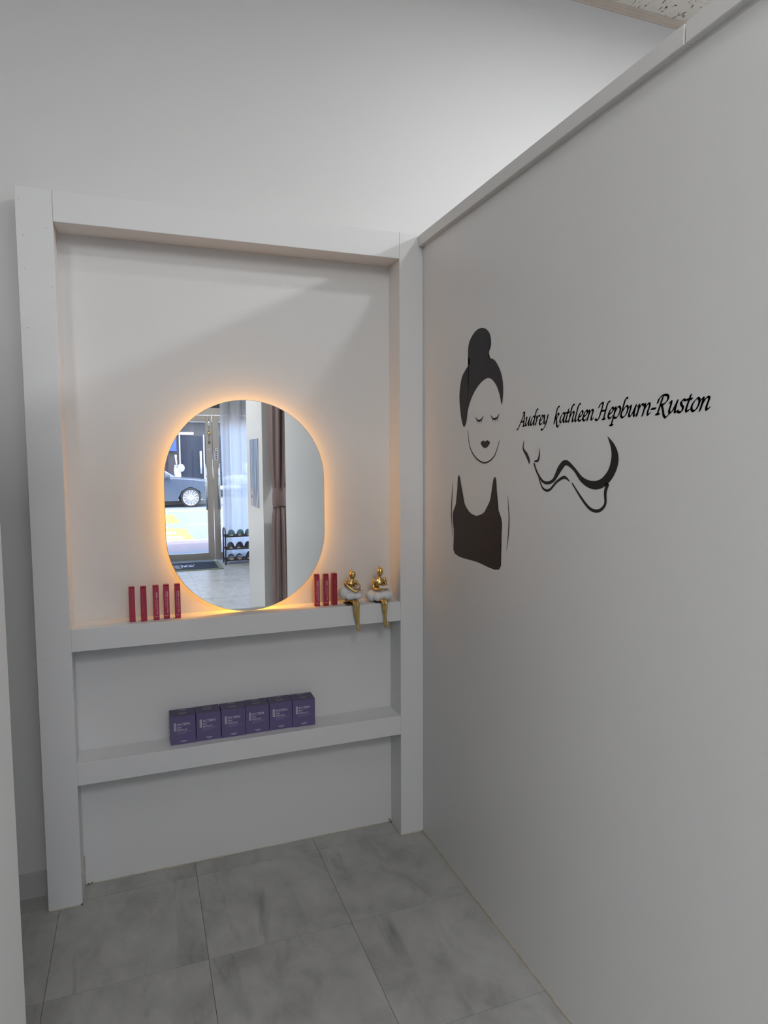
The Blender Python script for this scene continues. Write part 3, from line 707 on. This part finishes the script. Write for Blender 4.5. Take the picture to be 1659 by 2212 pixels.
for c in phrase:
    if c not in G: pen += SP; continue
    w, strokes = G[c]; bm = bmesh.new()
    for st in strokes:
        P_ = [(p.x+SL*p.y, p.y) for p in catmull([(q[0], q[1], 0) for q in st], 5)]
        for (p, q) in zip(P_, P_[1:]):
            hp = hull([(p[0]+d[0], p[1]+d[1]) for d in nib]+[(q[0]+d[0], q[1]+d[1]) for d in nib])
            if len(hp) >= 3: bm.faces.new([bm.verts.new(wp(S_START+(pen+x)*XH*KX, Z_BASE+y*XH)) for x, y in hp])
    finish('letter', bm, 'black', lt); pen += w

# ================================================================== SEEN IN THE MIRROR: poster, drape, curtain, mat, rack
def poster_mat():
    m, t, b = node_mat('hair_poster_print'); L = t.links.new
    tc = t.nodes.new('ShaderNodeTexCoord'); mp = t.nodes.new('ShaderNodeMapping'); mp.inputs['Scale'].default_value = (1, 22, 2.2); L(tc.outputs['Object'], mp.inputs[0])
    n = t.nodes.new('ShaderNodeTexNoise'); n.inputs['Scale'].default_value = 1.0; n.inputs['Detail'].default_value = 6; n.inputs['Distortion'].default_value = 0.7; L(mp.outputs[0], n.inputs['Vector'])
    r = t.nodes.new('ShaderNodeValToRGB'); e = r.color_ramp.elements
    e[0].position = 0.30; e[0].color = (0.05, 0.065, 0.11, 1); e[1].position = 0.66; e[1].color = (0.40, 0.48, 0.64, 1); x = e.new(0.48); x.color = (0.20, 0.27, 0.40, 1)
    L(n.outputs['Fac'], r.inputs[0]); L(r.outputs[0], b.inputs['Base Color']); b.inputs['Roughness'].default_value = 0.35
    return m
M['poster'] = poster_mat(); M['skin'] = mat('poster_skin_print', (0.62, 0.50, 0.48), 0.4); M['posterdark'] = mat('poster_dark_print', (0.05, 0.06, 0.09), 0.4)  # dark ink is used for the printed eye
po = thing('poster', 'tall poster of long silver-blue hair on the grey wall, seen in the mirror', 'poster', (XR-0.002, -3.86, 1.06))
box('sheet', 'poster', (-0.001, 0.001, -0.235, 0.235, 0.0, 0.64), po)
bm = bmesh.new(); bm.faces.new([bm.verts.new((-0.0014, y, z)) for y, z in ((-0.22, 0.0), (-0.10, 0.0), (-0.09, 0.10), (-0.13, 0.19), (-0.19, 0.14))]); finish('face_print', bm, 'skin', po)
bm = bmesh.new(); bm.faces.new([bm.verts.new((-0.0014, y, z)) for y, z in ((0.08, 0.0), (0.15, 0.0), (0.20, 0.14), (0.17, 0.16), (0.12, 0.08))]); finish('shoulder_print', bm, 'skin', po)
bm = bmesh.new(); bm.faces.new([bm.verts.new((-0.0016, y, z)) for y, z in ((-0.20, 0.09), (-0.15, 0.105), (-0.12, 0.085), (-0.15, 0.07))]); finish('eye_print', bm, 'posterdark', po)

# mauve drape bunched and tied at the doorway jamb
dr_ = thing('door_drape', 'mauve brown door drape tied at the middle, seen in the mirror', 'drape', (1.475, -3.22, 0))
bm = bmesh.new(); rings = []
NZ, NA = 40, 72
for i in range(NZ+1):
    z = 0.03 + 2.17*i/NZ
    tz = z-1.17
    pin = math.exp(-(tz/0.16)**2)
    ry = (0.15 if z < 1.17 else 0.17+0.06*min(1, (z-1.17)/0.9)) * (1-0.45*pin); rx = 0.062*(1-0.25*pin)
    ring = []
    for k in range(NA):
        a_ = 2*PI*k/NA; rip = 1+0.13*math.sin(9*a_+0.6*z)*(1-0.5*pin)+0.05*math.sin(17*a_-z)
        ring.append(bm.verts.new((rx*math.cos(a_)*rip, ry*math.sin(a_)*rip-0.02*(1-pin), z)))
    rings.append(ring)
for a, b in zip(rings, rings[1:]):
    for k in range(NA): bm.faces.new((a[k], a[(k+1) % NA], b[(k+1) % NA], b[k]))
bm.faces.new(rings[0][::-1]); bm.faces.new(rings[-1])
finish('cloth', bm, 'drape', dr_, True)
bm = bmesh.new(); band = []
for z, k_ in ((1.09, 1.0), (1.13, 1.06), (1.20, 1.06), (1.25, 1.0)):
    band.append([bm.verts.new((0.058*k_*math.cos(2*PI*k/32), 0.105*k_*math.sin(2*PI*k/32), z+0.02*math.sin(2*PI*k/32))) for k in range(32)])
for a, b in zip(band, band[1:]):
    for k in range(32): bm.faces.new((a[k], a[(k+1) % 32], b[(k+1) % 32], b[k]))
finish('tie_back', bm, 'drape', dr_, True)
tube(bm := bmesh.new(), [(0, -0.20, 2.21), (0, 0.77, 2.21)], 0.014, 12); finish('curtain_rod', bm, 'whiteplastic', dr_, True)

# white sheer curtain over the right leaf
sc_ = thing('sheer_curtain', 'white sheer curtain glowing with daylight beside the glass door, in the mirror', 'curtain', (1.48, YF+0.12, 0))
bm = bmesh.new(); NX, NZ = 150, 14; g = []
for j in range(NZ+1):
    z = 0.06+2.37*j/NZ; row = []
    for i in range(NX+1):
        x = 0.0+1.02*i/NX; amp = 0.020+0.008*math.sin(3*x+1)
        row.append(bm.verts.new((x+0.006*math.sin(z*2+i*0.3), amp*(math.sin(2*PI*x/0.19+0.25*math.sin(z*1.3))+0.35*math.sin(2*PI*x/0.083)), z)))
    g.append(row)
for a, b in zip(g, g[1:]):
    for i in range(NX): bm.faces.new((a[i], a[i+1], b[i+1], b[i]))
finish('cloth', bm, 'sheer', sc_, True)
bm = tube(bmesh.new(), [(-0.03, 0, 2.445), (1.05, 0, 2.445)], 0.012, 10)
finish('curtain_rod', bm, 'whiteplastic', sc_, True)
# sheer curtain edge on the other side of the door
sc2 = thing('sheer_curtain', 'narrow white sheer curtain at the far side of the glass door, in the mirror', 'curtain', (0.24, YF+0.12, 0))
bm = bmesh.new(); g = []
for j in range(NZ+1):
    z = 0.06+2.37*j/NZ; row = []
    for i in range(61):
        x = (0.36 if z > 1.2 else 0.36+0.0*(1.2-z))*i/60; row.append(bm.verts.new((x, 0.022*math.sin(2*PI*x/0.09), z)))
    g.append(row)
for a, b in zip(g, g[1:]):
    for i in range(60): bm.faces.new((a[i], a[i+1], b[i+1], b[i]))
finish('cloth', bm, 'sheer', sc2, True)

# hanging bell on the door
hb = thing('door_bell', 'small hanging door bell with a crystal drop on the steel door', 'bell', (1.325, YF+0.012, 1.74))
bm = tube(bmesh.new(), [(0, 0, 0.02), (0, 0, 0.38)], 0.002, 6); finish('chain', bm, 'darkmetal', hb)
bm = bmesh.new(); ell(bm, (0, 0.004, 0.29), (0.020, 0.010, 0.036), 2); finish('crystal_drop', bm, 'chrome', hb)
bm = tube(bmesh.new(), [(0, 0.004, 0.14), (0, 0.004, 0.155), (0, 0.004, 0.185)], [0.026, 0.022, 0.012], 14); finish('bell_cup', bm, 'gold', hb, True)
bm = bmesh.new(); bmesh.ops.create_icosphere(bm, subdivisions=1, radius=0.02, matrix=Matrix.Translation((0, 0.004, 0.02)) @ Matrix.Diagonal((1, .4, 1.2, 1))); finish('clapper', bm, 'wood', hb)

# doormat
mt = thing('doormat', 'black doormat with olive border and white print at the door, in the mirror', 'doormat', (0.70, -7.16, 0))
box('border', 'matborder', (-0.70, 0.70, -0.36, 0.36, 0.0, 0.010), mt, 0.003)
box('field', 'matfield', (-0.655, 0.64, -0.32, 0.32, 0.010, 0.0125), mt)
bm = bmesh.new(); pm = lambda u, v: (u, v, 0.0131)
for k, (u0, u1) in enumerate(((-0.30, -0.24), (-0.22, -0.17), (-0.15, -0.08), (0.02, 0.06), (0.07, 0.13), (0.15, 0.18), (0.19, 0.23), (0.25, 0.32))): rect_into(bm, u0, u1, 0.00, 0.075, pm)
for k, (u0, u1) in enumerate(((-0.32, -0.27), (-0.25, -0.22), (-0.20, -0.13), (-0.10, -0.05), (0.05, 0.12), (0.14, 0.19), (0.21, 0.26), (0.28, 0.30), (0.32, 0.34))): rect_into(bm, u0, u1, -0.10, -0.055, pm)
A_ = [(-0.16+0.32*k/14, 0.13+0.06*math.sin(PI*k/14)) for k in range(15)]
for p, q in zip(A_, A_[1:]): bm.faces.new([bm.verts.new((p[0], p[1], 0.0131)), bm.verts.new((q[0], q[1], 0.0131)), bm.verts.new((q[0], q[1]+0.025, 0.0131)), bm.verts.new((p[0], p[1]+0.025, 0.0131))])
finish('mat_print', bm, 'matprint', mt)['kind'] = 'stuff'

# shoe rack and slippers
RX0, RX1, RY0, RY1 = 1.47, 2.10, -7.40, -7.15
rk = thing('shoe_rack', 'dark brown three-tier shoe rack below the sheer curtain, in the mirror', 'shoe rack', (RX0, RY1, 0))
for xx in (0.0, RX1-RX0):
    bm = tube(bmesh.new(), catmull([(xx, 0, 0.0), (xx, 0, 0.30), (xx, 0, 0.47), (xx, -0.06, 0.515), (xx, -0.19, 0.515), (xx, -0.25, 0.47), (xx, -0.25, 0.30), (xx, -0.25, 0)], 5), 0.010, 8)
    for z in (0.40, 0.22, 0.06): tube(bm, [(xx, 0, z), (xx, -0.25, z)], 0.006, 6)
    finish('end_frame', bm, 'rack', rk, True)
LV = (0.412, 0.230, 0.068)
for z in LV:
    sh = box('shelf', 'rack', (0.0, RX1-RX0, -0.006, 0.006, z-0.016, z), rk)
    for yy in (-0.06, -0.12, -0.18, -0.25): box('slat', 'rack', (0.0, RX1-RX0, yy-0.010, yy+0.010, z-0.012, z), sh)

def slipper(x, z, rot, label, m, kind):
    t = thing('slipper', label, 'slipper', (x, RY1+0.01, z+0.001), rot, 'slippers on the shoe rack')
    out = []
    N = 28
    for k in range(N):
        a_ = 2*PI*k/N; y = -0.125+0.125*math.cos(a_); wv = 0.046 if y > -0.14 else 0.038
        out.append((wv*math.sin(a_)*(0.92 if y < -0.1 else 1.0), y))
    bm = bmesh.new()
    a = [bm.verts.new((x_, y_, 0)) for x_, y_ in out]; b = [bm.verts.new((x_, y_, 0.022)) for x_, y_ in out]
    bm.faces.new(a); bm.faces.new(b[::-1])
    for k in range(N):
        q = (k+1) % N; bm.faces.new((a[k], b[k], b[q], a[q]))
    bmesh.ops.recalc_face_normals(bm, faces=bm.faces[:])
    finish('sole', bm, 'sole' if kind != 'dark' else 'brown', t)
    bm = bmesh.new(); rows = []
    y0, y1 = (-0.135, -0.002) if kind != 'slide' else (-0.125, -0.045)
    hh = 0.085 if kind == 'tall' else 0.07
    for j in range(9):
        f_ = j/8; y = y0+(y1-y0)*f_
        hgt = hh*(math.sqrt(max(0, 1-f_**2.6))*0.9+0.1) if kind != 'slide' else hh*0.85*(1-0.25*f_)
        wd = 0.049*(math.sqrt(max(0.02, 1-max(0, (f_-0.45)/0.55)**2)) if kind != 'slide' else 1.0)
        rows.append([bm.verts.new((wd*math.cos(PI*k/12), y, 0.012+hgt*math.sin(PI*k/12)**0.8)) for k in range(13)])
    for a, b in zip(rows, rows[1:]):
        for k in range(12): bm.faces.new((a[k], a[k+1], b[k+1], b[k]))
    if kind != 'slide': bm.faces.new(rows[-1])
    finish('upper', bm, m, t, True)
    if kind == 'slide': box('insole', 'tan', (-0.034, 0.034, -0.21, -0.015, 0.0222, 0.024), t, 0.0005)
for i, (xx, rr) in enumerate(((1.562, 0.06), (1.672, 0.22), (1.802, 0.10))):
    slipper(xx, LV[0], rr, ('teal felt slipper nearest the rack end frame on the top tier', 'teal felt slipper in the middle of the top tier', 'teal felt slipper cut off by the wall edge on the top tier')[i], 'teal', 'felt')
for i, (xx, rr) in enumerate(((1.550, 0.05), (1.652, 0.28), (1.815, -0.05))):
    slipper(xx, LV[1], rr, ('charcoal slipper nearest the rack end frame on the middle tier', 'charcoal slipper turned sideways in the middle of the middle tier', 'charcoal slipper cut off by the wall edge on the middle tier')[i], 'brown', 'felt')
slipper(1.555, LV[2], 0.05, 'black slide sandal with tan insole nearest the rack end frame', 'brown', 'slide')
slipper(1.670, LV[2], 0.05, 'black slide sandal with tan insole beside the tall dark clog', 'brown', 'slide')
slipper(1.795, LV[2], 0.25, 'tall dark clog on the bottom tier of the shoe rack', 'brown', 'tall')

# ================================================================== STREET
ZS = -0.12
gr = struct(box('road', 'asphalt', (-40, 40, -23.0, -10.6, ZS-0.2, ZS)), 'pale grey asphalt road seen through the glass door', 'road')
struct(box('ground', 'concrete', (-60, 60, -60, 40, ZS-0.4, ZS-0.21)), 'open ground around the shop', 'ground')
pv = struct(box('pavement', 'paver', (-40, 40, -10.38, -8.9, ZS-0.2, -0.02)), 'pinkish paved sidewalk outside the glass door', 'sidewalk')
box('kerb', 'kerb', (-40, 40, -10.6, -10.38, ZS-0.2, -0.01), pv)
struct(box('pavement_step', 'step', (-6, 10, -8.9, YF-0.16, ZS-0.2, -0.012)), 'grey concrete step in front of the glass door', 'step')
struct(box('pavement_far', 'concrete', (-40, 40, -26, -23.0, ZS-0.2, 0.0)), 'sidewalk on the far side of the road', 'sidewalk')
def paint(m, pts, dz=0.003):
    bm = bmesh.new(); a = [bm.verts.new((x, y, ZS-0.001)) for x, y in pts]; b = [bm.verts.new((x, y, ZS+dz)) for x, y in pts]
    bm.faces.new(b); bm.faces.new(a[::-1])
    for k in range(len(a)):
        q = (k+1) % len(a); bm.faces.new((a[k], a[q], b[q], b[k]))
    bmesh.ops.recalc_face_normals(bm, faces=bm.faces[:])
    finish('road_marking', bm, m, gr)
paint('yellow', [(-3.5, -18.2), (-3.5, -11.0), (1.37, -11.0), (1.27, -18.2)])
for y0, y1, xe in ((-12.2, -11.75, 1.16), (-13.2, -12.7, 1.08), (-14.6, -14.0, 0.95), (-16.4, -15.6, 0.95)): paint('white', [(-3.3, y0), (-3.3, y1), (xe, y1), (xe, y0)], 0.006)
paint('asphalt', [(0.9, -15.2), (1.0, -13.9), (1.36, -13.9), (1.3, -15.2)], 0.009)
paint('white', [(1.4, -14.9), (1.4, -14.72), (9, -14.72), (9, -14.9)])
paint('yellow', [(-20, -19.9), (-20, -19.75), (20, -19.75), (20, -19.9)])
paint('yellow', [(-20, -19.55), (-20, -19.4), (20, -19.4), (20, -19.55)])

# car, front towards +x
ct = thing('car', 'slate grey car on the street behind the glass door, in the mirror', 'car', (2.0, -22.0, ZS))
side = [(-3.55, 0.35), (-3.6, 0.75), (-3.48, 0.98), (-2.9, 1.06), (-0.48, 1.05), (0.15, 1.00), (0.72, 0.91), (0.95, 0.76), (1.0, 0.42), (0.85, 0.26), (0.42, 0.26),
        (0.40, 0.36), (0.30, 0.56), (0.10, 0.68), (0.0, 0.70), (-0.10, 0.68), (-0.30, 0.56), (-0.40, 0.36), (-0.42, 0.24), (-2.30, 0.24), (-2.32, 0.36), (-2.42, 0.56), (-2.62, 0.68), (-2.72, 0.70), (-2.82, 0.68), (-3.02, 0.56), (-3.12, 0.36), (-3.14, 0.26)]
def car_layers(outline, layers):
    bm = bmesh.new(); lay = [[bm.verts.new((x, yy, z-dz*(z > 0.85))) for x, z in outline] for yy, dz in layers]
    for a, b in zip(lay, lay[1:]):
        for k in range(len(a)):
            q = (k+1) % len(a); bm.faces.new((a[k], a[q], b[q], b[k]))
    bm.faces.new(lay[0][::-1]); bm.faces.new(lay[-1]); bmesh.ops.recalc_face_normals(bm, faces=bm.faces[:])
    return bm
finish('body', car_layers(side, ((0.92, 0.07), (0.90, 0.045), (0.84, 0.02), (0.70, 0.0), (-0.70, 0.0), (-0.84, 0.02), (-0.90, 0.045), (-0.92, 0.07))), 'carpaint', ct)
bm = bmesh.new()
lo = [(-3.0, 0.80, 1.04), (-0.46, 0.80, 1.04), (-0.46, -0.80, 1.04), (-3.0, -0.80, 1.04)]; hi = [(-2.2, 0.62, 1.46), (-1.12, 0.62, 1.47), (-1.12, -0.62, 1.47), (-2.2, -0.62, 1.46)]
A2, B2 = [bm.verts.new(p) for p in lo], [bm.verts.new(p) for p in hi]
for k in range(4): bm.faces.new((A2[k], A2[(k+1) % 4], B2[(k+1) % 4], B2[k]))
bm.faces.new(B2); bm.faces.new(A2[::-1]); bmesh.ops.recalc_face_normals(bm, faces=bm.faces[:])
finish('cabin', bm, 'carpaint', ct)
for x0, x1, x2, x3 in ((-2.6, -1.72, -1.72, -2.14), (-1.66, -0.66, -1.12, -1.66)):
    bm = bmesh.new(); bm.faces.new([bm.verts.new((x, 0.80-0.18*(z-1.04)/0.42+0.006, z)) for x, z in ((x0, 1.09), (x1, 1.09), (x2, 1.42), (x3, 1.42))])
    finish('side_window', bm, 'carglass', ct)
bm = bmesh.new(); bm.faces.new([bm.verts.new((-0.46-0.66*f+0.008, yy*(0.74-0.14*f), 1.04+0.43*f+0.006)) for f, yy in ((0.08, -1), (0.08, 1), (0.92, 1), (0.92, -1))]); finish('windscreen', bm, 'carglass', ct)
finish('headlamp', ell(bmesh.new(), (0.68, 0.78, 0.74), (0.24, 0.14, 0.085), 3), 'lamp', ct, True)
box('mirror_housing', 'carpaint', (-0.85, -0.66, 0.92, 1.06, 1.00, 1.14), ct, 0.03)
def wheel(x, y, parent, r=0.34, w=0.2):
    bm = bmesh.new(); pr = [(r*0.78, -w/2), (r*0.94, -w/2), (r, -w*0.35), (r, w*0.35), (r*0.94, w/2), (r*0.78, w/2)]
    rg = [[bm.verts.new((x+p[0]*math.cos(2*PI*k/32), y+p[1], r+p[0]*math.sin(2*PI*k/32))) for k in range(32)] for p in pr]
    for i in range(len(rg)):
        a, b = rg[i], rg[(i+1) % len(rg)]
        for k in range(32): bm.faces.new((a[k], a[(k+1) % 32], b[(k+1) % 32], b[k]))
    bmesh.ops.recalc_face_normals(bm, faces=bm.faces[:])
    wh = finish('wheel', bm, 'tyre', parent, True)
    yf = y+w/2-0.02
    bm = bmesh.new(); tube(bm, [(x, yf-0.02, r), (x, yf+0.012, r)], r*0.16, 16)
    tube(bm, [(x+r*0.78*math.cos(2*PI*k/32), yf, r+r*0.78*math.sin(2*PI*k/32)) for k in range(33)], r*0.05, 8, False)
    tube(bm, [(x, yf-0.10, r), (x, yf-0.095, r)], r*0.77, 24)
    rim_ = finish('rim', bm, 'alloy', wh)
    bm = bmesh.new()
    for k in range(14):
        a_ = 2*PI*k/14; tube(bm, [(x+r*0.14*math.cos(a_), yf, r+r*0.14*math.sin(a_)), (x+r*0.76*math.cos(a_), yf, r+r*0.76*math.sin(a_))], [r*0.055, r*0.035], 6)
    finish('spokes', bm, 'alloy', wh)
for yy in (0.80, -0.80): wheel(0.0, yy, ct); wheel(-2.72, yy, ct)

def scooter(x, y, rot, label):
    t = thing('motor_scooter', label, 'scooter', (x, y, 0.0), rot, 'white scooters across the road'); t.scale = (1.22, 1.22, 1.22)
    for wx in (-0.6, 0.6):
        bm = bmesh.new(); tube(bm, [(wx+0.19*math.cos(2*PI*k/24), 0, 0.24+0.19*math.sin(2*PI*k/24)) for k in range(25)], 0.05, 8, False); tube(bm, [(wx, -0.03, 0.24), (wx, 0.03, 0.24)], 0.12, 14)
        finish('wheel', bm, 'tyre', t, True)
    bm = bmesh.new(); ell(bm, (-0.45, 0, 0.60), (0.46, 0.17, 0.20), 3); ell(bm, (-0.2, 0, 0.34), (0.42, 0.14, 0.08), 3); ell(bm, (0.38, 0, 0.70), (0.10, 0.20, 0.36), 3, Matrix.Rotation(-0.25, 3, 'Y').to_quaternion()); ell(bm, (0.6, 0, 0.46), (0.24, 0.09, 0.07), 2)
    fuse('fairing', bm, 'scooter', t, 0.03, 2)
    finish('seat', ell(bmesh.new(), (-0.42, 0, 0.80), (0.42, 0.14, 0.07), 3), 'seatm', t, True)
    bm = tube(bmesh.new(), [(0.30, -0.34, 1.06), (0.36, 0, 1.04), (0.30, 0.34, 1.06)], 0.025, 8); tube(bm, [(0.36, 0, 1.04), (0.55, 0, 0.3)], 0.03, 8); finish('handlebar', bm, 'chrome', t, True)
    for s in (-1, 1):
        bm = tube(bmesh.new(), [(0.34, 0.22*s, 1.05), (0.32, 0.28*s, 1.30)], 0.012, 6); ell(bm, (0.32, 0.30*s, 1.34), (0.02, 0.09, 0.06), 2); finish('rear_mirror', bm, 'scooter', t, True)
    finish('top_case', bx(bmesh.new(), -1.02, -0.66, -0.2, 0.2, 0.82, 1.12, 0.05), 'scooter', t)
    finish('headlight', ell(bmesh.new(), (0.46, 0, 0.98), (0.12, 0.15, 0.13), 2), 'scooter', t, True)
scooter(1.30, -23.9, 0.1, 'white parked scooter nearest the blue sign, in the mirror')
scooter(3.42, -24.0, 3.1, 'white parked scooter behind the car bonnet, in the mirror')

# shop across the road
YB = -25.0
bd = thing('shop_building', 'dark glass shop front across the road, seen in the mirror', 'building', (2, YB, 0))
box('wall', 'concrete', (-14, 14, -6, -0.2, -0.3, 7), bd)
box('fascia', 'fascia', (-9, 9, -0.2, 0.15, 3.0, 3.9), bd)
box('shop_front', 'facade', (-9, 9, -0.2, -0.06, -0.3, 3.0), bd)
for x0, x1 in ((-3.4, -2.1), (-1.9, -0.55)): box('window', 'shopglass', (x0, x1, -0.06, -0.03, 0.3, 2.6), bd)
for x0, x1 in ((-0.12, 0.86), (0.92, 1.9)):
    dd = box('door', 'shopglass', (x0, x1, -0.06, -0.02, 0.05, 2.45), bd)
    box('door_frame', 'kerb', (x0, x0+0.05, -0.02, 0.01, 0.05, 2.5), dd); box('door_frame', 'kerb', (x1-0.05, x1, -0.02, 0.01, 0.05, 2.5), dd)
for hx in (0.70, 1.02):
    bm = tube(bmesh.new(), [(hx, 0.08, 0.95), (hx, 0.08, 1.85)], 0.04, 8); finish('door_handle', bm, 'fascia', bd, True)
box('transom_bar', 'fascia', (-0.2, 0.45, -0.02, 0.03, 2.50, 2.60), bd)
sg = box('blue_panel', 'bluesign', (-1.1, -0.22, 0.02, 0.10, 1.85, 2.75), bd)
bm = bmesh.new()
for k, (dx, dz, ww, hh) in enumerate(((0, 0.0, .16, .05), (.05, .1, .05, .16), (-.03, .3, .2, .05), (.06, .38, .05, .16), (0, .6, .16, .05))): bx(bm, -0.62+dx, -0.62+dx+ww, 0.10, 0.115, 1.95+dz, 1.95+dz+hh)
finish('sign_marks', bm, 'fascia', sg)
